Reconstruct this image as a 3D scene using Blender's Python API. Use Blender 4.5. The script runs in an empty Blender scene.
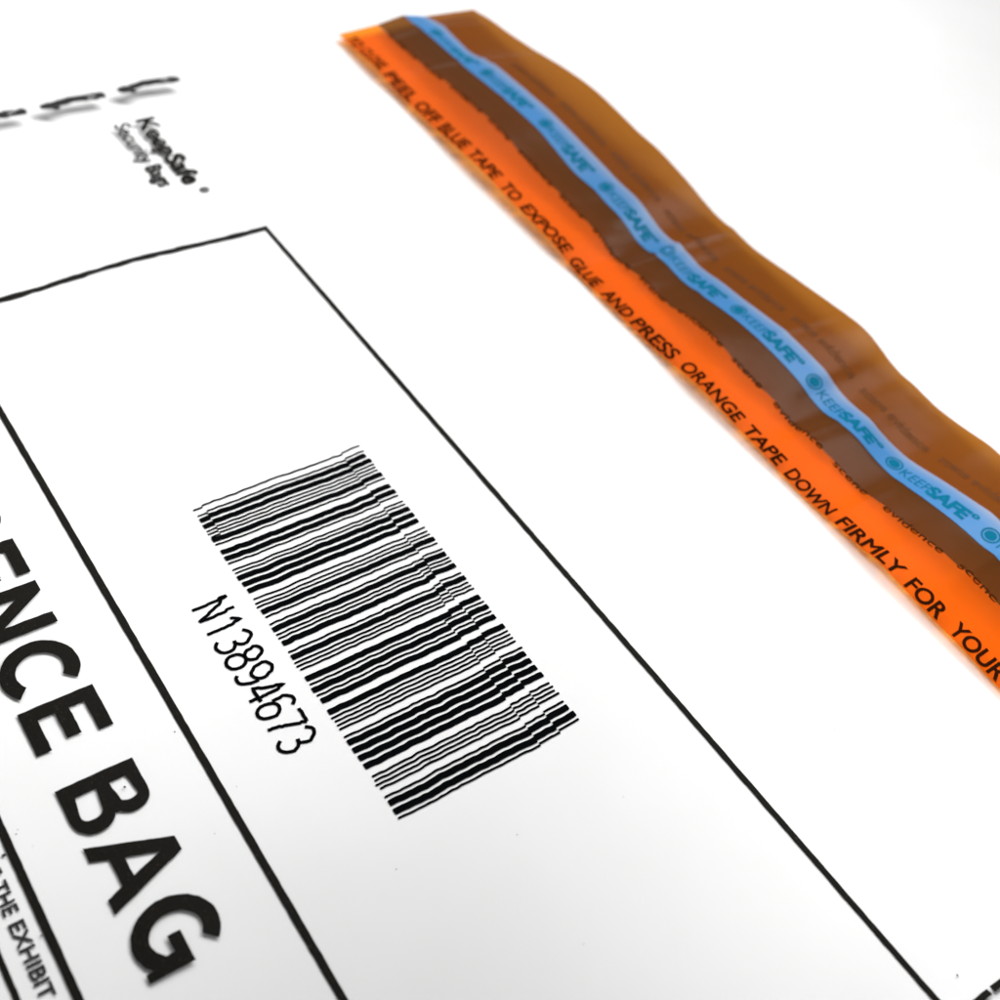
import bpy, bmesh, math, random
from mathutils import Matrix, Vector
random.seed(7)
S = 0.001                      # everything below is laid out in millimetres
scene = bpy.context.scene
COL = scene.collection

# ------------------------------------------------------------------ tagging
def tag(o, label=None, cat=None, group=None, kind=None):
    if label: o['label'] = label
    if cat: o['category'] = cat
    if group: o['group'] = group
    if kind: o['kind'] = kind
    return o

# ------------------------------------------------------------------ value noise
def _h(i, j, k=0):
    n = (i * 374761393 + j * 668265263 + k * 1442695041) & 0xffffffff
    n = ((n ^ (n >> 13)) * 1274126177) & 0xffffffff
    return ((n ^ (n >> 16)) & 0xffff) / 32767.5 - 1.0
def vnoise(x, y, k=0):
    i = math.floor(x); j = math.floor(y); fx = x - i; fy = y - j
    fx = fx * fx * (3 - 2 * fx); fy = fy * fy * (3 - 2 * fy)
    a = _h(i, j, k) * (1 - fx) + _h(i + 1, j, k) * fx
    b = _h(i, j + 1, k) * (1 - fx) + _h(i + 1, j + 1, k) * fx
    return a * (1 - fy) + b * fy

# ------------------------------------------------------------------ height of the film over the table (mm)
TAPE = {"low": [1.2, 1.21, 1.29, 1.41, 1.54, 1.66, 1.77, 1.77, 1.55, 1.3, 1.1, 1.11, 1.16, 1.21, 1.26, 1.32, 1.43, 1.58, 1.73, 1.89, 2.04, 2.16, 2.09, 1.99, 1.89, 1.8, 1.74, 1.71, 1.69, 1.67, 1.62, 1.33, 0.88, 0.52, 0.53, 0.6, 0.66, 0.69, 0.67, 0.63, 0.61, 0.68, 0.9, 1.15, 1.4, 1.62, 1.64, 1.5, 1.34, 1.24, 1.21, 1.13, 0.96, 0.78, 0.71, 0.71, 0.85, 1.07, 1.26, 1.45, 1.83, 1.83, 1.69, 1.53, 1.43, 1.4, 1.36, 1.22, 1.01, 1.0, 1.04, 1.16, 1.32, 1.45, 1.43, 1.34, 1.21, 1.04, 0.86, 0.69, 0.54, 0.45], "ob": [1.56, 1.56, 1.62, 1.74, 1.86, 1.98, 2.1, 2.22, 2.35, 2.53, 2.77, 3.02, 3.24, 3.39, 3.52, 3.65, 3.71, 3.75, 3.76, 3.61, 3.41, 3.21, 3.0, 2.8, 2.61, 2.43, 2.26, 2.1, 1.98, 1.89, 1.81, 1.6, 0.9, 0.4, 0.58, 1.1, 1.12, 0.85, 0.94, 1.47, 1.98, 2.29, 2.53, 2.45, 2.22, 2.0, 1.83, 1.7, 1.52, 1.08, 0.68, 1.0, 1.37, 1.08, 0.75, 0.57, 0.65, 1.14, 1.37, 1.59, 2.0, 2.37, 2.68, 3.03, 3.08, 2.9, 2.76, 2.56, 2.46, 2.43, 2.35, 2.17, 1.95, 1.71, 1.45, 1.2, 0.97, 0.79, 0.67, 0.61, 0.63, 0.71], "blo": [2.47, 2.48, 2.55, 2.71, 2.89, 3.05, 3.11, 3.16, 3.19, 3.21, 3.23, 3.35, 3.5, 3.65, 3.78, 3.87, 3.95, 4.03, 4.04, 4.03, 3.95, 3.61, 3.22, 2.81, 2.41, 2.25, 2.36, 2.43, 2.11, 1.96, 1.77, 1.11, 0.46, 0.42, 0.81, 1.12, 0.87, 0.8, 1.07, 1.43, 1.81, 2.13, 2.39, 2.49, 2.5, 2.43, 2.29, 2.04, 1.66, 0.95, 0.64, 0.94, 1.34, 1.31, 0.87, 0.54, 0.57, 0.99, 1.42, 1.76, 2.05, 2.2, 2.24, 2.39, 2.29, 2.16, 2.13, 2.15, 2.11, 1.96, 1.77, 1.55, 1.32, 1.08, 0.87, 0.71, 0.6, 0.56, 0.59, 0.67, 0.8, 0.96], "bup": [1.27, 1.36, 1.78, 2.21, 2.36, 2.26, 2.13, 2.03, 2.17, 2.7, 3.28, 3.81, 4.0, 4.07, 4.13, 4.18, 4.22, 4.26, 4.29, 4.22, 4.07, 3.92, 3.74, 3.55, 3.35, 3.14, 2.92, 2.73, 2.69, 2.62, 2.15, 1.45, 0.95, 0.87, 1.16, 1.13, 0.76, 0.94, 1.3, 1.51, 1.68, 1.93, 2.19, 2.43, 2.59, 2.61, 2.48, 2.31, 2.03, 1.17, 0.76, 0.75, 0.84, 0.38, 0.12, 0.12, 0.5, 1.06, 1.58, 2.04, 2.49, 2.91, 2.78, 2.57, 2.47, 2.44, 2.36, 2.18, 1.97, 1.72, 1.46, 1.21, 0.98, 0.8, 0.67, 0.62, 0.63, 0.7, 0.83, 0.98, 1.14, 1.28], "outer": [0.51, 0.71, 1.07, 1.43, 1.63, 1.79, 1.97, 2.19, 2.43, 2.68, 2.98, 3.34, 3.69, 4.02, 4.27, 4.51, 4.71, 4.79, 4.82, 4.72, 4.52, 4.31, 4.1, 3.91, 3.88, 3.86, 3.65, 3.32, 2.96, 2.56, 2.05, 1.56, 1.19, 1.06, 1.18, 1.06, 0.91, 1.07, 1.3, 1.58, 1.84, 2.05, 2.3, 2.55, 2.77, 2.97, 3.11, 2.87, 2.22, 1.49, 1.08, 1.09, 0.87, 0.68, 0.8, 1.03, 1.35, 1.67, 1.64, 1.59, 1.63, 1.71, 1.78, 1.7, 1.57, 1.4, 1.2, 0.99, 0.8, 0.64, 0.53, 0.49, 0.5, 0.58, 0.71, 0.87, 1.04, 1.2, 1.33, 1.4, 1.42, 1.37]}
KEYS = ('low', 'ob', 'blo', 'bup', 'outer')
YK = (75.2, 83.5, 89.5, 94.6, 106.2)
SLOPE = 0.03
X_END, X_FAR = -97.9, 101.5
def ybase(X): return -SLOPE * (X + 99)
def catmull(a, x):
    u = (x + 100) / 2.5; u = min(max(u, 0.0), len(a) - 1.001)
    i = int(u); f = u - i
    p0 = a[max(i - 1, 0)]; p1 = a[i]; p2 = a[i + 1]; p3 = a[min(i + 2, len(a) - 1)]
    return max(.1, .5 * (2 * p1 + (p2 - p0) * f + (2 * p0 - 5 * p1 + 4 * p2 - p3) * f * f + (3 * p1 - p0 - 3 * p2 + p3) * f ** 3))
def g(x, s): return math.exp(-(x / s) ** 2)
def sstep(a, b, x):
    t = min(max((x - a) / (b - a), 0), 1); return t * t * (3 - 2 * t)
CREASE = [(-91.9, .15, .14, 80, 106), (-78.1, .25, .14, 79, 106), (-62, .0, .1, 82, 95), (-15.5, .02, .3, 80, 106), (-4.6, .1, .15, 82, 93), (27.9, .05, .18, 80, 92), (41.2, .0, .15, 79, 90), (9.5, .1, .1, 90, 106), (58, -.1, .12, 80, 97)]
def creases(X, t):
    h = 0.0
    for (x0, sl, a, ta, tb) in CREASE:
        d = X - x0 - sl * (t - 86)
        if abs(d) < 4: h += 1.4 * a * g(d, .9) * sstep(ta - 2, ta + 3, t) * (1 - sstep(tb - 4, tb + 2, t))
    return h
def H_front(X, Y):
    h = .05
    fade = 1 - sstep(46, 64, Y)
    h += 1.8 * g(X + 93, 9) * fade * sstep(-60, -20, Y)
    h += .35 * g(X + 76, 9) * g(Y - 30, 8)
    h += (.17 + .06 * math.sin(X / 9.0)) * g(Y + 25.5, 6.0)
    h += .22 * g(X - 53, 7) * g(Y + 25, 5)
    h += .08 * g(Y + 37, 4)
    h += 1.0 * g(X - 101, 5) * g(Y - 45, 14)
    h += .04 * (1 + vnoise(X / 17, Y / 13, 3)) * sstep(14, 40, abs(X - 25) + abs(Y - 12) * .6)
    return h
def H(X, Y):
    t = Y - ybase(X)
    if t >= YK[0]:
        t = min(t, YK[-1])
        for i in range(4):
            if t <= YK[i + 1]:
                f = (t - YK[i]) / (YK[i + 1] - YK[i])
                return catmull(TAPE[KEYS[i]], X) * (1 - f) + catmull(TAPE[KEYS[i + 1]], X) * f + creases(X, t)
    f = H_front(X, Y)
    w = sstep(60, YK[0], t)
    return f * (1 - w) + catmull(TAPE['low'], X) * w

# ------------------------------------------------------------------ materials
def nt(name):
    m = bpy.data.materials.new(name); m.use_nodes = True
    t = m.node_tree; t.nodes.clear()
    out = t.nodes.new('ShaderNodeOutputMaterial')
    return m, t, out
def N(t, typ, **kw):
    n = t.nodes.new(typ)
    for k, v in kw.items():
        if k in n.inputs: n.inputs[k].default_value = v
        else: setattr(n, k, v)
    return n
def noise(t, scale, detail=3, rough=.55):
    tc = N(t, 'ShaderNodeTexCoord')
    n = N(t, 'ShaderNodeTexNoise'); n.inputs['Scale'].default_value = scale
    n.inputs['Detail'].default_value = detail; n.inputs['Roughness'].default_value = rough
    t.links.new(tc.outputs['Object'], n.inputs['Vector']); return n
def ramp(t, src, stops):
    r = N(t, 'ShaderNodeValToRGB'); e = r.color_ramp.elements
    e[0].position, e[0].color = stops[0][0], (*stops[0][1], 1)
    e[1].position, e[1].color = stops[-1][0], (*stops[-1][1], 1)
    for p, c in stops[1:-1]:
        x = e.new(p); x.color = (*c, 1)
    t.links.new(src, r.inputs['Fac']); return r

def sheen(t, normal, f0, edge):
    lw = N(t, 'ShaderNodeLayerWeight'); t.links.new(normal, lw.inputs['Normal']); lw.inputs['Blend'].default_value = .5
    pw = N(t, 'ShaderNodeMath', operation='POWER'); t.links.new(lw.outputs['Facing'], pw.inputs[0]); pw.inputs[1].default_value = 4.0
    ma = N(t, 'ShaderNodeMath', operation='MULTIPLY_ADD'); t.links.new(pw.outputs[0], ma.inputs[0]); ma.inputs[1].default_value = edge; ma.inputs[2].default_value = f0
    return ma.outputs[0]

def mat_table():
    m, t, out = nt('white_table_laminate')
    p = N(t, 'ShaderNodeBsdfPrincipled', Roughness=.9)
    n = noise(t, 35, 4)
    r = ramp(t, n.outputs['Fac'], [(.3, (.79, .79, .785)), (.7, (.82, .82, .817))])
    t.links.new(r.outputs['Color'], p.inputs['Base Color'])
    p.inputs['Specular IOR Level'].default_value = .05
    t.links.new(p.outputs[0], out.inputs['Surface']); return m

def mat_ink(name, lo, hi, scale=2200, rough=.55, spec=.2):
    m, t, out = nt(name)
    p = N(t, 'ShaderNodeBsdfPrincipled', Roughness=rough)
    n = noise(t, scale, 2)
    r = ramp(t, n.outputs['Fac'], [(.35, lo), (.62, lo), (.78, hi)])
    t.links.new(r.outputs['Color'], p.inputs['Base Color'])
    p.inputs['Specular IOR Level'].default_value = spec
    t.links.new(p.outputs[0], out.inputs['Surface']); return m

def mat_film():
    m, t, out = nt('clear_polythene_film')
    tr = N(t, 'ShaderNodeBsdfTransparent'); tr.inputs['Color'].default_value = (.985, .985, .985, 1)
    gl = N(t, 'ShaderNodeBsdfGlossy'); gl.inputs['Roughness'].default_value = .2
    n = noise(t, 70, 3); b = N(t, 'ShaderNodeBump', Strength=.12, Distance=.0005)
    t.links.new(n.outputs['Fac'], b.inputs['Height'])
    t.links.new(b.outputs[0], gl.inputs['Normal']); fr = sheen(t, b.outputs[0], .006, .25)
    mx = N(t, 'ShaderNodeMixShader')
    t.links.new(fr, mx.inputs[0]); t.links.new(tr.outputs[0], mx.inputs[1]); t.links.new(gl.outputs[0], mx.inputs[2])
    t.links.new(mx.outputs[0], out.inputs['Surface']); return m

def mat_tape(name, stops, transp, trans_col, fac_attr=True, gloss_rough=.34, ior=1.27, trl=.5):
    """dyed plastic: part see-through, part body colour, with a glossy coat; 'band' attribute runs across the tape"""
    m, t, out = nt(name)
    a = N(t, 'ShaderNodeAttribute'); a.attribute_name = 'band'
    n = noise(t, 90, 4)
    ad = N(t, 'ShaderNodeMath', operation='MULTIPLY_ADD')
    t.links.new(n.outputs['Fac'], ad.inputs[0]); ad.inputs[1].default_value = .22
    sb = N(t, 'ShaderNodeMath', operation='SUBTRACT'); t.links.new(a.outputs['Fac'], sb.inputs[0]); sb.inputs[1].default_value = .11
    t.links.new(sb.outputs[0], ad.inputs[2])
    r = ramp(t, ad.outputs[0], stops)
    di = N(t, 'ShaderNodeBsdfDiffuse'); tl = N(t, 'ShaderNodeBsdfTranslucent')
    t.links.new(r.outputs['Color'], di.inputs['Color']); t.links.new(r.outputs['Color'], tl.inputs['Color'])
    m1 = N(t, 'ShaderNodeMixShader'); m1.inputs[0].default_value = trl
    t.links.new(di.outputs[0], m1.inputs[1]); t.links.new(tl.outputs[0], m1.inputs[2])
    tr = N(t, 'ShaderNodeBsdfTransparent'); tr.inputs['Color'].default_value = (*trans_col, 1)
    m2 = N(t, 'ShaderNodeMixShader'); m2.inputs[0].default_value = transp
    t.links.new(m1.outputs[0], m2.inputs[1]); t.links.new(tr.outputs[0], m2.inputs[2])
    gl = N(t, 'ShaderNodeBsdfGlossy', Roughness=gloss_rough)
    n2 = noise(t, 160, 3); b = N(t, 'ShaderNodeBump', Strength=.25, Distance=.0006)
    t.links.new(n2.outputs['Fac'], b.inputs['Height'])
    t.links.new(b.outputs[0], gl.inputs['Normal']); fr = sheen(t, b.outputs[0], ((ior - 1) / (ior + 1)) ** 2, .3)
    m3 = N(t, 'ShaderNodeMixShader')
    t.links.new(fr, m3.inputs[0]); t.links.new(m2.outputs[0], m3.inputs[1]); t.links.new(gl.outputs[0], m3.inputs[2])
    t.links.new(m3.outputs[0], out.inputs['Surface']); return m

M_TABLE = mat_table()
M_FILM = mat_film()
M_INK = mat_ink('black_printing_ink', (.0085, .0078, .0065), (.05, .038, .026), scale=4200, spec=.03)
M_INKJET = mat_ink('black_inkjet_ink', (.0022, .0026, .003), (.004, .0045, .005), spec=.0)
M_GREYINK = mat_ink('thin_grey_black_ink', (.022, .022, .023), (.05, .05, .05), spec=.08)
M_TAPEINK = mat_ink('dark_brown_overprint', (.022, .006, .002), (.035, .009, .003), spec=.0)
M_HIDDEN = mat_ink('faint_brown_overprint', (.11, .032, .004), (.13, .038, .005), spec=.1)
M_EDGE = mat_ink('brown_edge_overprint', (.045, .013, .003), (.06, .018, .004), spec=0)
M_TEAL = mat_ink('teal_print', (.0, .12, .21), (.005, .16, .26), scale=900, spec=.03)
M_ORANGE = mat_tape('orange_tape_plastic', [(.0, (.72, .12, .0008)), (.5, (.95, .165, .0008)), (1., (.92, .155, .0008))], .50, (1, .40, .02), trl=.4, ior=1.08)
M_BROWN = mat_tape('brown_adhesive_film', [(.0, (.12, .036, .005)), (.32, (.12, .040, .006)), (.46, (.22, .06, .006)), (.75, (.225, .065, .004)), (.97, (.26, .085, .004))], .15, (.8, .32, .05), trl=.3, ior=1.165, gloss_rough=.26)
M_BLUE = mat_tape('blue_release_tape_plastic', [(.0, (.065, .27, .61)), (.55, (.065, .27, .61)), (.8, (.15, .32, .60)), (1., (.32, .38, .56))], .06, (.2, .5, .9), trl=.3, ior=1.3)

# ------------------------------------------------------------------ mesh builders
def link(me, name, mat, parent=None):
    o = bpy.data.objects.new(name, me); COL.objects.link(o)
    if mat: me.materials.append(mat)
    if parent: o.parent = parent
    return o

def sheet(name, x0, x1, yfun, nt_, off, mat, parent, dx=1.0, band=None, ybottom=None):
    """a sheet following H; yfun(X) -> (ya, yb); nt_ rows across"""
    me = bpy.data.meshes.new(name); bm = bmesh.new()
    lay = bm.verts.layers.float.new('band')
    nx = max(2, int((x1 - x0) / dx)); rows = []
    for i in range(nx + 1):
        X = x0 + (x1 - x0) * i / nx
        ya, yb = yfun(X); col = []
        for j in range(nt_ + 1):
            f = j / nt_; Y = ya + (yb - ya) * f
            v = bm.verts.new((X * S, Y * S, (H(X, Y) + off) * S))
            v[lay] = band(X, Y) if band else f
            col.append(v)
        rows.append(col)
    for i in range(nx):
        for j in range(nt_):
            f = bm.faces.new((rows[i][j], rows[i + 1][j], rows[i + 1][j + 1], rows[i][j + 1])); f.smooth = True
    bm.to_mesh(me); bm.free()
    return link(me, name, mat, parent)

def drape(bm, tf, off, cut=1.2, jit=0.0, k=0):
    """flat shapes in mm -> page position via tf -> cut on a grid -> laid on the film"""
    for v in bm.verts:
        x, y = tf(v.co.x, v.co.y); v.co = Vector((x, y, 0))
    xs = [v.co.x for v in bm.verts]; ys = [v.co.y for v in bm.verts]
    if cut:
        for ax, lo, hi in ((0, min(xs), max(xs)), (1, min(ys), max(ys))):
            c = math.ceil(lo / cut) * cut + .00137
            while c < hi:
                co = (c, 0, 0) if ax == 0 else (0, c, 0); no = (1, 0, 0) if ax == 0 else (0, 1, 0)
                bmesh.ops.bisect_plane(bm, geom=bm.verts[:] + bm.edges[:] + bm.faces[:], dist=1e-5, plane_co=co, plane_no=no)
                c += cut
    for v in bm.verts:
        X, Y = v.co.x, v.co.y
        z = H(X, Y) + off
        if jit:
            X += jit * vnoise(X * 2.3, Y * 2.3, k + 1); Y += jit * vnoise(X * 2.3, Y * 2.3, k + 2)
        v.co = Vector((X * S, Y * S, z * S))
    bmesh.ops.recalc_face_normals(bm, faces=bm.faces)
    for f in bm.faces:
        if f.normal.z < 0: f.normal_flip()
        f.smooth = True

def curve_bm(cu):
    ob = bpy.data.objects.new('tmp_outline', cu); COL.objects.link(ob)
    dg = bpy.context.evaluated_depsgraph_get(); dg.update()
    ev = ob.evaluated_get(dg); me = ev.to_mesh()
    bm = bmesh.new(); bm.from_mesh(me); ev.to_mesh_clear()
    bpy.data.objects.remove(ob); bpy.data.curves.remove(cu)
    for v in bm.verts: v.co.z = 0
    bmesh.ops.remove_doubles(bm, verts=bm.verts, dist=1e-5)
    bmesh.ops.dissolve_degenerate(bm, edges=bm.edges, dist=1e-5)
    return bm

def embolden(bm, d):
    acc = {}
    for e in bm.edges:
        if len(e.link_faces) != 1: continue
        a, b = e.verts; t = (b.co - a.co); n = Vector((-t.y, t.x, 0))
        if n.length < 1e-9: continue
        n.normalize()
        if n.dot(e.link_faces[0].calc_center_median() - a.co) > 0: n = -n
        for v in (a, b): acc.setdefault(v, []).append(n)
    for v, ns in acc.items():
        s = Vector((0, 0, 0))
        for n in ns: s += n
        if s.length < 1e-6: continue
        s.normalize(); c = max(.45, s.dot(ns[0])); v.co += s * d / c
def text_bm(s, bold=0.0):
    """glyph outlines as faces; cap height normalised to 1, left edge 0; returns bm, width"""
    cu = bpy.data.curves.new('tmp_text', 'FONT'); cu.body = s; cu.size = 10.0
    cu.resolution_u = 5; cu.fill_mode = 'BOTH'
    bm = curve_bm(cu)
    x0 = min(v.co.x for v in bm.verts); x1 = max(v.co.x for v in bm.verts)
    cap = 7.29
    for v in bm.verts: v.co.x = (v.co.x - x0) / cap; v.co.y /= cap
    if bold: embolden(bm, bold)
    return bm, (x1 - x0) / cap

def poly_bm(loops):
    cu = bpy.data.curves.new('tmp_poly', 'CURVE'); cu.dimensions = '2D'; cu.fill_mode = 'BOTH'
    for L in loops:
        sp = cu.splines.new('POLY'); sp.points.add(len(L) - 1)
        for p, (x, y) in zip(sp.points, L): p.co = (x, y, 0, 1)
        sp.use_cyclic_u = True
    return curve_bm(cu)

def merge(dst, src):
    me = bpy.data.meshes.new('tmp'); src.to_mesh(me); src.free()
    dst.from_mesh(me); bpy.data.meshes.remove(me)

def finish(bm, name, mat, parent):
    me = bpy.data.meshes.new(name); bm.to_mesh(me); bm.free()
    return link(me, name, mat, parent)

def ribbon(bm, pts, w, closed=False):
    """flat stroke of width w along pts with mitred joints"""
    n = len(pts); L = []; R = []
    for i, (x, y) in enumerate(pts):
        a = pts[i - 1] if (i > 0 or closed) else pts[i]
        b = pts[(i + 1) % n] if (i < n - 1 or closed) else pts[i]
        dx, dy = b[0] - a[0], b[1] - a[1]; d = math.hypot(dx, dy) or 1
        nx, ny = -dy / d * w / 2, dx / d * w / 2
        L.append(bm.verts.new((x + nx, y + ny, 0))); R.append(bm.verts.new((x - nx, y - ny, 0)))
    m = n if closed else n - 1
    for i in range(m):
        j = (i + 1) % n
        bm.faces.new((L[i], R[i], R[j], L[j]))
def arc(cx, cy, rx, ry, a0, a1, n=14):
    return [(cx + rx * math.cos(math.radians(a0 + (a1 - a0) * i / n)), cy + ry * math.sin(math.radians(a0 + (a1 - a0) * i / n))) for i in range(n + 1)]
# ------------------------------------------------------------------ lighting levels
WORLD = 0.254
LAMPS = [  # unseen lamps added; their pools stop short to imitate the phone's soft shadow
    ('added_wide_lamp', (-0.272, 0.145, 0.377), (0.067, 0.036, 0), 0.276, 0.5160, 131),
    ('added_narrow_lamp', (0.038, 0.149, 0.201), (-0.072, -0.102, 0), 0.181, 0.0749, 28),
    ('added_tape_side_lamp', (-0.070, 0.250, 0.328), (-0.142, -0.047, 0), 0.243, 0.5653, 100),
    ('added_pool_lamp', (0.011, 0.038, 0.202), (0.135, 0.142, 0), 0.179, 0.1038, 42),
]
# ================================================================== the table
me = bpy.data.meshes.new('tabletop'); bm = bmesh.new()
vs = [bm.verts.new(c) for c in ((-1.6, -1.6, 0), (1.6, -1.6, 0), (1.6, 1.6, 0), (-1.6, 1.6, 0))]
bm.faces.new(vs); bm.to_mesh(me); bm.free()
tag(link(me, 'tabletop', M_TABLE), kind='structure')

# ================================================================== the bag
bag = bpy.data.objects.new('evidence_bag', None); COL.objects.link(bag)
bag.empty_display_size = .02
tag(bag, 'clear plastic bag with black print, barcode and an orange, brown and blue sealing strip', 'evidence bag')

Y_BOT = -150.0
# clear front film, rim to rim
me = bpy.data.meshes.new('front_film'); bm = bmesh.new(); rows = []
xs = [X_END + (X_FAR - X_END) * i / 201 for i in range(202)]
for X in xs:
    top = YK[-1] + ybase(X) - .3; ys = [Y_BOT + (top - Y_BOT) * j / 256 for j in range(257)]
    rows.append([bm.verts.new((X * S, Y * S, H(X, Y) * S)) for Y in ys])
for i in range(201):
    for j in range(256):
        f = bm.faces.new((rows[i][j], rows[i + 1][j], rows[i + 1][j + 1], rows[i][j + 1])); f.smooth = True
bm.to_mesh(me); bm.free()
link(me, 'front_film', M_FILM, bag)
# clear back film lying on the table
me = bpy.data.meshes.new('back_film'); bm = bmesh.new(); rows = []
for X in xs[::4]:
    top = YK[-1] + ybase(X) - .3
    rows.append([bm.verts.new((X * S, (Y_BOT + (top - Y_BOT) * j / 40) * S, .04 * S)) for j in range(41)])
for i in range(len(rows) - 1):
    for j in range(40): bm.faces.new((rows[i][j], rows[i + 1][j], rows[i + 1][j + 1], rows[i][j + 1]))
bm.to_mesh(me); bm.free()
link(me, 'back_film', M_FILM, bag)

# ------------------------------------------------------------------ ruled lines
def rule(name, pts, w, mat=M_INK, k=0, step=.8, off=.035, jit=.035):
    bm = bmesh.new(); P = []
    for (a, b) in zip(pts[:-1], pts[1:]):
        n = max(1, int(math.hypot(b[0] - a[0], b[1] - a[1]) / step))
        P += [(a[0] + (b[0] - a[0]) * i / n, a[1] + (b[1] - a[1]) * i / n) for i in range(n)]
    P.append(pts[-1]); ribbon(bm, P, w)
    drape(bm, lambda x, y: (x, y), off, cut=0, jit=jit, k=k)
    return finish(bm, name, mat, bag)
# outer frame as one closed outline: a ring with square corners
def ring(x0, y0, x1, y1, w):
    a = w / 2
    def side(p, q, n): return [(p[0] + (q[0] - p[0]) * i / n, p[1] + (q[1] - p[1]) * i / n) for i in range(n)]
    def loop(d):
        c = [(x0 - d * 1.5, y0 - d), (x1 + d, y0 - d), (x1 + d, y1 + d), (x0 - d * 1.5, y1 + d)]
        L = []
        for i, n in zip(range(4), (170, 190, 170, 190)): L += side(c[i], c[(i + 1) % 4], n)
        return [(x - (1.05 * g(y - 13, 13) + .14 * vnoise(y / 1.1, x * 2, 44)) * g(x + 49, 3), y) for x, y in L]   # the short side bows where the film is stretched
    bm = bmesh.new(); A = [bm.verts.new((*p, 0)) for p in loop(a)]; B = [bm.verts.new((*p, 0)) for p in loop(-a)]
    n = len(A)
    for i in range(n): bm.faces.new((A[i], A[(i + 1) % n], B[(i + 1) % n], B[i]))
    drape(bm, lambda x, y: (x, y), .035, cut=0, jit=.04, k=5)
    return finish(bm, 'frame_line', M_INK, bag)
ring(-49.0, -128, 95.0, 35.05, .74)
rule('divider_line', [(-48.63, -14.45), (94.62, -14.45)], .84, k=8)
rule('divider_line', [(-48.63, -34.95), (94.62, -34.95)], .86, k=12)
rule('divider_line', [(-48.63, -39.6), (94.62, -39.6)], .6, k=16)

# ------------------------------------------------------------------ heading
def heading():
    T = -20.7; B = -29.0; w = 1.72; hh = T - B
    g_ = []
    def E_(x, wd):
        m = (T + B) / 2 + .1
        return [[(x, B), (x + wd, B), (x + wd, B + w * .93), (x + w, B + w * .93), (x + w, m - w * .45), (x + wd * .9, m - w * .45), (x + wd * .9, m + w * .45), (x + w, m + w * .45), (x + w, T - w * .93), (x + wd, T - w * .93), (x + wd, T), (x, T)]]
    def N_(x, wd):
        return [[(x, B), (x + w, B), (x + w, T - 2.9), (x + wd - w, B), (x + wd, B), (x + wd, T), (x + wd - w, T), (x + wd - w, B + 2.9), (x + w, T), (x, T)]]
    def D_(x, wd):
        c = (T + B) / 2; r = hh / 2
        o = [(x, B)] + arc(x + wd - 3.1, c, 3.1, r, -90, 90, 24) + [(x, T)]
        i = [(x + w, B + w * .93)] + arc(x + wd - 3.1, c, 3.1 - w, r - w * .93, -90, 90, 24) + [(x + w, T - w * .93)]
        return [o, i]
    def C_(x, wd):
        c = (T + B) / 2; R = hh / 2 + .12; rx = wd * .56
        cx = x + rx
        return [arc(cx, c, rx, R, 48, 312, 36) + arc(cx, c, rx - w, R - w, 308, 52, 30)]
    def G_(x, wd):
        c = (T + B) / 2; R = hh / 2 + .12; rx = wd * .535; cx = x + rx
        o = arc(cx, c, rx, R, 50, 305, 36)
        xr = x + wd
        return [o + [(xr - 1.0, B + .8), (xr - 1.0, B + .05), (xr, B + .05), (xr, c + .45), (cx - .1, c + .45), (cx - .1, c - .9), (xr - w, c - .9), (xr - w, B + 2.4)] + arc(cx, c, rx - w, R - w, 310, 54, 30)]
    def B_(x, wd):
        m = B + hh * .53
        r1 = (T - m) / 2 + .05; r2 = (m - B) / 2 + .1
        o = [(x, B)] + arc(x + wd - r2 * 1.05, B + r2, r2 * 1.05, r2, -90, 62, 14) + arc(x + wd - .55 - r1, T - r1, r1, r1, -50, 90, 14) + [(x, T)]
        i1 = [(x + w, T - w * .85)] + [(x + w, m + w * .38)] + arc(x + wd - .55 - r1, T - r1, r1 - w * .9, (T - w * .85 - m - w * .38) / 2, -90, 90, 12)
        i2 = [(x + w, m - w * .4)] + [(x + w, B + w * .85)] + arc(x + wd - r2 * 1.05, B + r2 - .05, r2 * 1.05 - w, (m - w * .4 - B - w * .85) / 2, -90, 90, 12)
        return [o, i1, i2]
    def A_(x, wd):
        c = x + wd / 2; t = .88
        f = 1.78
        # outer triangle with the crossbar; counter on top
        def lx(y): return x + (c - t - x) * (y - B) / hh
        def rx(y): return x + wd - (x + wd - c - t) * (y - B) / hh
        b0 = B + 1.75; b1 = B + 3.15
        o = [(x, B), (x + f, B), (lx(b0) + f, b0), (rx(b0) - f, b0), (x + wd - f, B), (x + wd, B), (c + t, T), (c - t, T)]
        yi = T - 1.9
        i = [(lx(b1) + f * .98, b1), (rx(b1) - f * .98, b1), (c, yi)]
        return [o, i]
    def V_(x, wd):
        c = x + wd / 2
        return [[(c - .85, B), (c + .85, B), (x + wd, T), (x + wd - 1.75, T), (c, B + 2.1), (x + 1.75, T), (x, T)]]
    def I_(x): return [[(x, B), (x + w, B), (x + w, T), (x, T)]]
    letters = [E_(-32.2, 5.9), V_(-25.6, 7.6), I_(-17.2), D_(-14.3, 7.8), E_(-5.3, 6.0), N_(2.15, 6.95), C_(10.5, 7.4), E_(19.0, 5.9),
               B_(29.7, 6.6), A_(37.1, 8.1), G_(45.9, 7.3)]
    bm = bmesh.new()
    for L in letters: merge(bm, poly_bm(L))
    drape(bm, lambda x, y: (x, y), .035, cut=.7, jit=.05, k=20)
    return finish(bm, 'heading_lettering', M_INK, bag)
heading()

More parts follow.
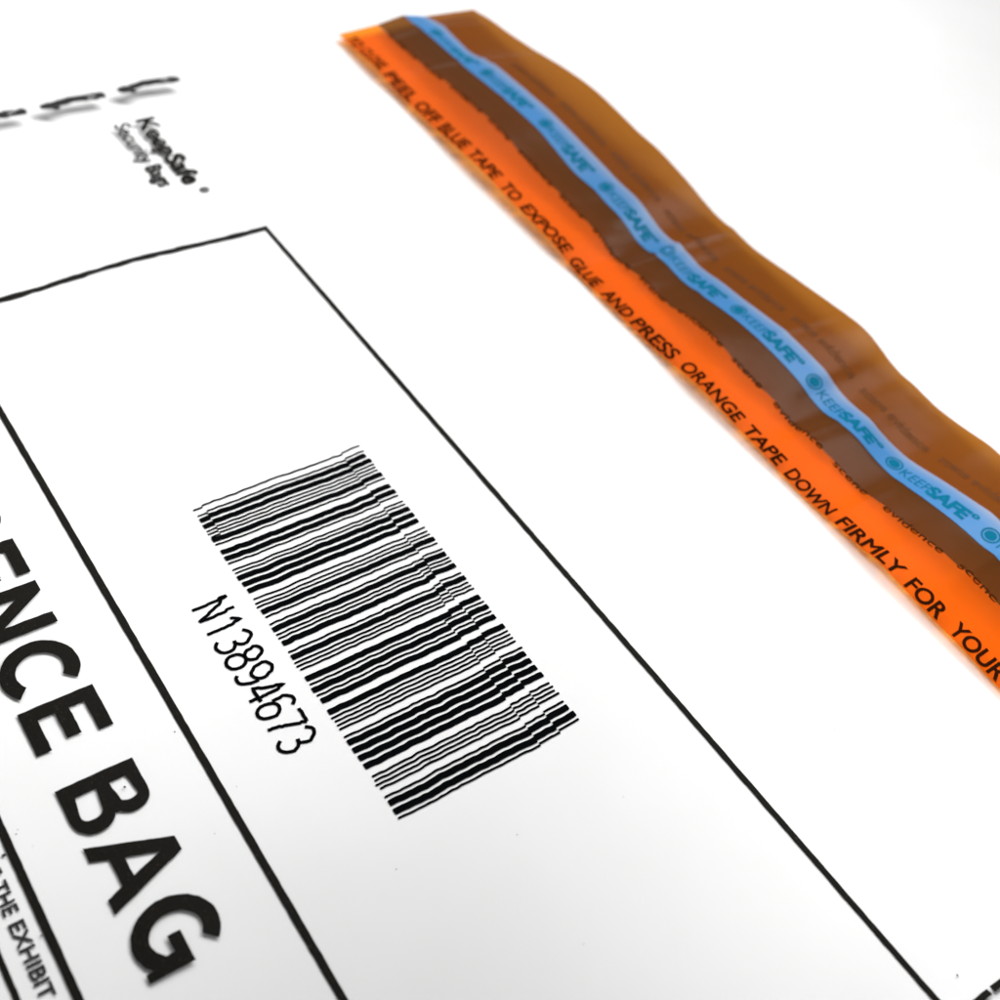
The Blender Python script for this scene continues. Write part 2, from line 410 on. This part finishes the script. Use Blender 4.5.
# ------------------------------------------------------------------ small lettering helpers
def words(name, items, mat, off, parent=bag, cut=1.4, jit=.0, k=0):
    """items: (text, bold, x0, width or None, baseline, cap height, slant, tape)"""
    dst = bmesh.new()
    for (s, bold, x0, wd, yb, cap, slant, tape) in items:
        b, w = text_bm(s, bold); sx = (wd / w) if wd else cap
        for v in b.verts:
            x = x0 + v.co.x * sx + v.co.y * cap * slant; y = yb + v.co.y * cap
            if tape: y += ybase(x)
            v.co = Vector((x, y, 0))
        merge(dst, b)
    drape(dst, lambda x, y: (x, y), off, cut=cut, jit=jit, k=k)
    return finish(dst, name, mat, parent)
words('instruction_lettering', [('DESCRIPTION', .03, 15.4, 17.4, -37.85, 1.5, 0, 0), ('OF', .03, 33.5, 2.1, -37.85, 1.5, 0, 0), ('THE', .03, 36.4, 3.7, -37.85, 1.5, 0, 0),
       ('EXHIBIT', .03, 41.1, 8.4, -37.85, 1.5, 0, 0), ('.', .03, 49.9, .35, -37.85, 1.5, 0, 0)], M_GREYINK, .035, cut=1.0, jit=.02, k=31)
words('wordmark_lettering', [('KeepSafe', .05, -84.5, 19.4, 28.9, 3.3, .0, 0)], M_INK, .035, cut=1.0, jit=.0, k=35)
words('subtitle_lettering', [('Security Bags', .035, -84.6, 18.6, 25.0, 2.7, .0, 0)], M_INK, .035, cut=1.0, jit=.0, k=39)
# registered mark: small ring with R
bm = bmesh.new(); ribbon(bm, arc(-62.5, 31.0, .65, .65, 0, 345, 20), .3, closed=True)
b, w = text_bm('R', .02)
for v in b.verts: v.co = Vector((-62.8 + v.co.x * .9, 30.55 + v.co.y * .9, 0))
merge(bm, b); drape(bm, lambda x, y: (x, y), .035, cut=0); finish(bm, 'registered_mark', M_INK, bag)

# ------------------------------------------------------------------ cut line dashes
def dash(xc0, y0, y1, k, w=2.15, bow=.4):
    bm = bmesh.new(); n = 26
    def wob(y, s): return .15 * vnoise(y * .8, s, k) + .12 * vnoise(y * 2.5, s, k + 1)
    top = []; bot = []
    def xm(y): f = (y - y0) / (y1 - y0); return xc0 + .5 - bow * 1.6 * math.exp(-((f - .5) / .3) ** 2)
    for i in range(n + 1):
        y = y0 + (y1 - y0) * i / n; f = i / n
        xc = xm(y); e = min(1, f / .06, (1 - f) / .05); e = .5 + .5 * e
        top.append((xc - w / 2 * e + wob(y, 0), y)); bot.append((xc + w / 2 * e + wob(y, 3), y))
    loops = [bot + top[::-1]]
    for (a, b_, hw) in ((.70, .86, .13),):
        xc = xm(y0 + (y1 - y0) * .78)
        L = [(xc + hw * math.sin(math.pi * j / 8) + wob(y0 + (y1 - y0) * (a + (b_ - a) * j / 8), 1) - .1, y0 + (y1 - y0) * (a + (b_ - a) * j / 8)) for j in range(9)]
        L2 = [(xc - hw * math.sin(math.pi * j / 8) + wob(y0 + (y1 - y0) * (a + (b_ - a) * j / 8), 1) - .1, y0 + (y1 - y0) * (a + (b_ - a) * j / 8)) for j in range(7, 0, -1)]
        loops.append(L + L2)
    merge(bm, poly_bm(loops))
    xc = xm(y0 + 2.4)
    merge(bm, poly_bm([[(xc + w / 2 - .1, y0 + 1.6), (xc + w / 2 + .8, y0 + 1.9), (xc + w / 2 + .8, y0 + 2.7), (xc + w / 2 - .1, y0 + 3.1)]]))
    drape(bm, lambda x, y: (x, y), .035, cut=.45, jit=.16, k=k)
    return finish(bm, 'cut_line_dash', M_GREYINK, bag)
for i in range(-2, 4): dash(-93.35, -11.4 + 13.6 * i, -.1 + 13.6 * i, 50 + i, bow=(.65 if i == 3 else .25))
rule('cut_line_dash', [(96.3, 27.0), (96.3, 40.25)], .72, k=61, jit=.06)
rule('cut_line_dash', [(96.3, 40.62), (96.3, 53.5)], .72, k=62, jit=.06)

# ------------------------------------------------------------------ barcode (Code 39) in shaky inkjet
C39 = {'*': 'nwnnwnwnn', 'N': 'nnnnwnnww', '1': 'wnnwnnnnw', '3': 'wnwwnnnnn', '8': 'wnnwnnwnn', '9': 'nnwwnnwnn', '4': 'nnnwwnnnw', '6': 'nnwwwnnnn', '7': 'nnnwnnwnw'}
bars = []; x = 0
for ch in '*N13894673*':
    for i, e in enumerate(C39[ch]):
        wd = 3 if e == 'w' else 1
        if i % 2 == 0: bars.append((x, x + wd))
        x += wd
    x += 1
mod = 50.0 / bars[-1][1]
def wob(X, Y, k=70):
    return .085 * vnoise(X / 8, Y / 1.9, k) + .065 * vnoise(X / 4, Y / .7, k + 1) + .10 * vnoise(X / 30, Y / 5, k + 2)
bm = bmesh.new()
for bi, (a, b) in enumerate(bars):
    x0, x1 = a * mod, b * mod; xm = (x0 + x1) / 2
    grow = -.03 if b - a > 1 else .0
    y_end = 23.7 + .12 * _h(bi, 1, 9); y_st = -.25 + .12 * _h(bi, 2, 9)
    brk = [(20.75 + .22 * vnoise(xm / 4, 0, 80), -.28)]
    if xm > 17: brk.insert(0, (18.1 + .3 * vnoise(xm / 5, 0, 81) + (1.2 if xm < 30 else 0), -.22 * sstep(17, 26, xm)))
    if xm < 6: brk.insert(0, (1.05 + .15 * vnoise(xm, 0, 82), -.3))
    segs = []; cur = y_st; sh = .22 if xm > 17 else .1
    if xm < 6: sh += .3
    for (yb, d) in brk:
        segs.append((cur, yb + .05, sh)); cur = yb + .05; sh += d
    segs.append((cur, y_end, sh))
    for (ya, yb, sh) in segs:
        n = max(2, int((yb - ya) / .22)); L = []; R = []
        for i in range(n + 1):
            y = ya + (yb - ya) * i / n
            w0 = wob(xm, y) + sh; ex = .03 * vnoise(x0 * 3, y / .5, 83)
            e = 1
            if (i == 0 and ya == y_st) or (i == n and yb == y_end): e = .85
            hw = (x1 - x0) / 2 * (1 if b - a > 1 else 1) * e + grow * e
            L.append(bm.verts.new((xm + w0 - hw + ex, y, 0))); R.append(bm.verts.new((xm + w0 + hw + ex * .4, y, 0)))
        for i in range(n): bm.faces.new((L[i], R[i], R[i + 1], L[i + 1]))
drape(bm, lambda x, y: (x, y), .035, cut=0)
finish(bm, 'barcode', M_INKJET, bag)

# serial number: single-stroke digits, x along the line, y up, unit cell 1 x 2
G = {
 'N': [[(0, 0), (0, 2)], [(0, 2), (1, 0)], [(1, 0), (1, 2)]],
 '1': [[(.15, 1.5), (.55, 2), (.55, 0)]],
 '3': [[(.05, 1.7)] + arc(.48, 1.5, .42, .5, 140, -80, 10) + [(.42, 1.03)], [(.42, 1.03)] + arc(.5, .52, .5, .52, 85, -150, 12)],
 '8': [arc(.5, 1.52, .42, .48, -90, 270, 16), arc(.5, .52, .5, .52, 90, 450, 16)],
 '9': [arc(.5, 1.42, .48, .58, 0, 360, 16), arc(.45, .85, .53, .85, 10, -130, 10)],
 '4': [[(.75, .0), (.75, .5)], [(.75, .5), (.0, .5), (.72, 2.0), (.75, .5)], [(.75, .5), (1.02, .5)]],
 '6': [arc(.5, .58, .48, .58, 0, 360, 16), arc(.55, 1.15, .53, .85, 190, 50, 10)],
 '7': [[(.0, 1.95), (1.0, 1.95)], [(1.0, 1.95), (.62, 1.2), (.42, .6), (.35, 0)]],
}
xs_ = [14.85, 17.75, 20.2, 22.78, 25.35, 27.95, 30.5, 33.0, 35.35]
bm = bmesh.new(); q = 0
for ch, x0 in zip('N13894673', xs_):
    for st in G[ch]:
        P = []
        for a, b in zip(st[:-1], st[1:]):
            n = max(1, int(math.hypot(b[0] - a[0], b[1] - a[1]) * 2.1 / .28))
            P += [(a[0] + (b[0] - a[0]) * i / n, a[1] + (b[1] - a[1]) * i / n) for i in range(n)]
        P.append(st[-1]); Q = []
        for (u, v) in P:
            X = x0 + u * 1.95; Y = -7.0 + v * 2.2
            X += wob(X, Y, 90) * .5 + (-.22 if Y > -3.5 else 0) + (.07 * vnoise(X * 3, Y * 3, 95)); Y += .06 * vnoise(X * 3, Y * 3, 96)
            Q.append((X, Y))
        ribbon(bm, Q, .43)
        q += 1
drape(bm, lambda x, y: (x, y), .035, cut=0)
finish(bm, 'serial_number', M_INKJET, bag)

# stray ink specks
for (x, y, r) in [(32.71, -22.75, .14), (42.1, -17.2, .05), (45.7, 6.3, .07), (54.8, -3.4, .06), (57.9, 9.4, .06), (65.6, 48.7, .07), (.4, -24.2, .2), (32.3, -33.9, .08),
                  (67.4, 51.7, .05), (93.4, 38.8, .11), (33.9, -35.7, .22), (43.6, -35.6, .12), (31.9, -33.6, .05), (34.4, -33.0, .04), (60.1, 21.9, .05), (71.1, 8.3, .05), (38.3, -12.9, .05), (29.0, -15.6, .08)]:
    bm = bmesh.new(); vs = [bm.verts.new((x + r * (1 + .3 * _h(i, int(x * 10))) * math.cos(i * math.pi / 4), y + r * (1 + .3 * _h(i, int(y * 10))) * math.sin(i * math.pi / 4), 0)) for i in range(8)]
    bm.faces.new(vs)
    drape(bm, lambda x, y: (x, y), .065, cut=0)
    finish(bm, 'ink_speck', M_GREYINK, bag)

# ================================================================== sealing strip across the mouth of the bag
t_low, t_ob, t_blo, t_bup, t_out = YK
def rag(X): return .16 * vnoise(X / 1.1, 0, 101) + .22 * vnoise(X / 4.0, 0, 102)
sheet('orange_tape', X_END, X_FAR, lambda X: (t_low + ybase(X), t_ob + ybase(X) + rag(X) + .02), 12, .10, M_ORANGE, bag, dx=.5,
      band=lambda X, Y: .2 + .6 * (Y - ybase(X) - t_low) / 8.3)
sheet('brown_adhesive_band', X_END, X_FAR, lambda X: (t_ob + ybase(X) + rag(X) + .05, t_out + ybase(X)), 40, .10, M_BROWN, bag, dx=.5,
      band=lambda X, Y: (Y - ybase(X) - t_ob) / (t_out - t_ob))
blue = sheet('blue_release_tape', X_END + .3, X_FAR, lambda X: (t_blo + ybase(X), t_bup + ybase(X)), 10, .22, M_BLUE, bag, dx=.6)
W = [('TO', -95.65, 4.1), ('CLOSE,', -90.43, 8.3), ('PEEL', -80.60, 9.4), ('OFF', -69.66, 6.8), ('BLUE', -61.23, 8.1), ('TAPE', -51.60, 8.5), ('TO', -41.06, 4.5), ('EXPOSE', -34.64, 12.7), ('GLUE', -20.29, 6.9),
     ('AND', -11.36, 6.5), ('PRESS', -3.63, 9.9), ('ORANGE', 8.31, 13.0), ('TAPE', 22.86, 7.6), ('DOWN', 32.09, 8.6), ('FIRMLY', 42.33, 11.0), ('FOR', 54.97, 5.9), ('YOUR', 62.80, 8.2),
     ('PROTECTION', 72.84, 20.5)]
words('strip_lettering', [(s, .038, x0, wd, 75.5, 2.3, .0, 1) for (s, x0, wd) in W], M_TAPEINK, .17, cut=1.0, jit=.03, k=120)
# overprint half hidden at the edge of the brown band, and again under it
items = []
for i in range(-7, 6):
    x = 43.6 + 22.7 * i
    if x < X_END + 1 or x + 17 > X_FAR: continue
    items.append(('evidence', .01, x, 10.3, 83.1, 1.25, 0, 1)); 
    if x + 13 + 6 < X_FAR: items.append(('scene', .01, x + 13.0, 6.6, 83.1, 1.25, 0, 1))
words('overprint_lettering', items, M_EDGE, .16, cut=1.2, jit=.05, k=130)
items = []
for i in range(-5, 5):
    x = 8.5 + 16.05 * i
    if x < X_END + 1 or x + 14.5 > X_FAR: continue
    items.append(('scene evidence', .03, x, 13.8, 97.6, 1.9, 0, 1))
words('overprint_lettering', items, M_HIDDEN, .16, cut=1.2, jit=.08, k=135)
# teal wordmarks on the blue release tape
dst = bmesh.new(); items = []
for x in (-89.33, -71.27, -51.80, -33.03, -15.57, 2.29, 19.95, 37.31, 54.47, 71.83):
    if x < X_END + 1.5 or x + 17 > X_FAR: continue
    items += [('KEEP', .0, x + 2.3, 4.9, 90.7, 1.9, .0, 1), ('SAFE', .07, x + 7.2, 6.4, 90.65, 2.1, .0, 1), ('\u00b0', .04, x + 13.9, 1.0, 90.9, 1.9, 0, 1)]
    b = bmesh.new(); cx, cy, r = x + .6, 91.75, 1.2
    ribbon(b, arc(cx, cy, r, r, 0, 345, 22), .28, closed=True)
    vs = [b.verts.new((px, py, 0)) for px, py in arc(cx, cy, r * .7, r * .7, 0, 337.5, 15)]; b.faces.new(vs)
    ribbon(b, [(cx - .75, cy - .05), (cx - .62, cy - .55)], .2)
    for v in b.verts: v.co.y += ybase(v.co.x)
    merge(dst, b)
drape(dst, lambda x, y: (x, y), .26, cut=0)
finish(dst, 'emblem', M_TEAL, blue)
words('liner_lettering', items, M_TEAL, .26, parent=blue, cut=1.2, jit=.02, k=140)

# ================================================================== camera
R = ((0.557275, 0.822767, 0.111802), (0.64308, -0.342496, -0.684941), (-0.525255, 0.453598, -0.71997))   # world axes as seen by the camera (x right, y down, z ahead)
T = (-38.229392, 0.967112, 160.606626)
Rm = Matrix(R); loc = -(Rm.transposed() @ Vector(T))
Rb = Matrix((Rm[0], -Rm[1], -Rm[2]))
cam = bpy.data.cameras.new('camera'); co = bpy.data.objects.new('camera', cam); COL.objects.link(co)
co.matrix_world = Matrix.Translation(loc * S) @ Rb.transposed().to_4x4()
cam.sensor_width = 36; cam.sensor_fit = 'HORIZONTAL'; cam.lens = 1288.9 / 1000 * 36
cam.clip_start = .005; cam.clip_end = 20
cam.dof.use_dof = True
fp = Vector((30, 4, 0)); fwd = Vector(Rm[2]); cam.dof.focus_distance = (fp - loc).dot(fwd) * S
cam.dof.aperture_fstop = cam.lens / 1.7
scene.camera = co

# ================================================================== light
w = bpy.data.worlds.new('World'); scene.world = w; w.use_nodes = True
bg = w.node_tree.nodes['Background']; bg.inputs['Color'].default_value = (1.0, 1.0, 1.0, 1); bg.inputs['Strength'].default_value = WORLD
def area(name, pos, aim, size, power, spread=180, col=(1, 1, 1)):
    l = bpy.data.lights.new(name, 'AREA'); l.shape = 'DISK'; l.size = size; l.energy = power; l.spread = math.radians(spread); l.color = col
    o = bpy.data.objects.new(name, l); COL.objects.link(o); o.location = pos
    d = Vector(aim) - Vector(pos); o.rotation_euler = d.to_track_quat('-Z', 'Y').to_euler(); return o
for L in LAMPS: area(*L)
vs_ = scene.view_settings; vs_.view_transform = 'Standard'; vs_.look = 'None'; vs_.exposure = 0; vs_.gamma = 1
scene.cycles.max_bounces = 12; scene.cycles.transparent_max_bounces = 24
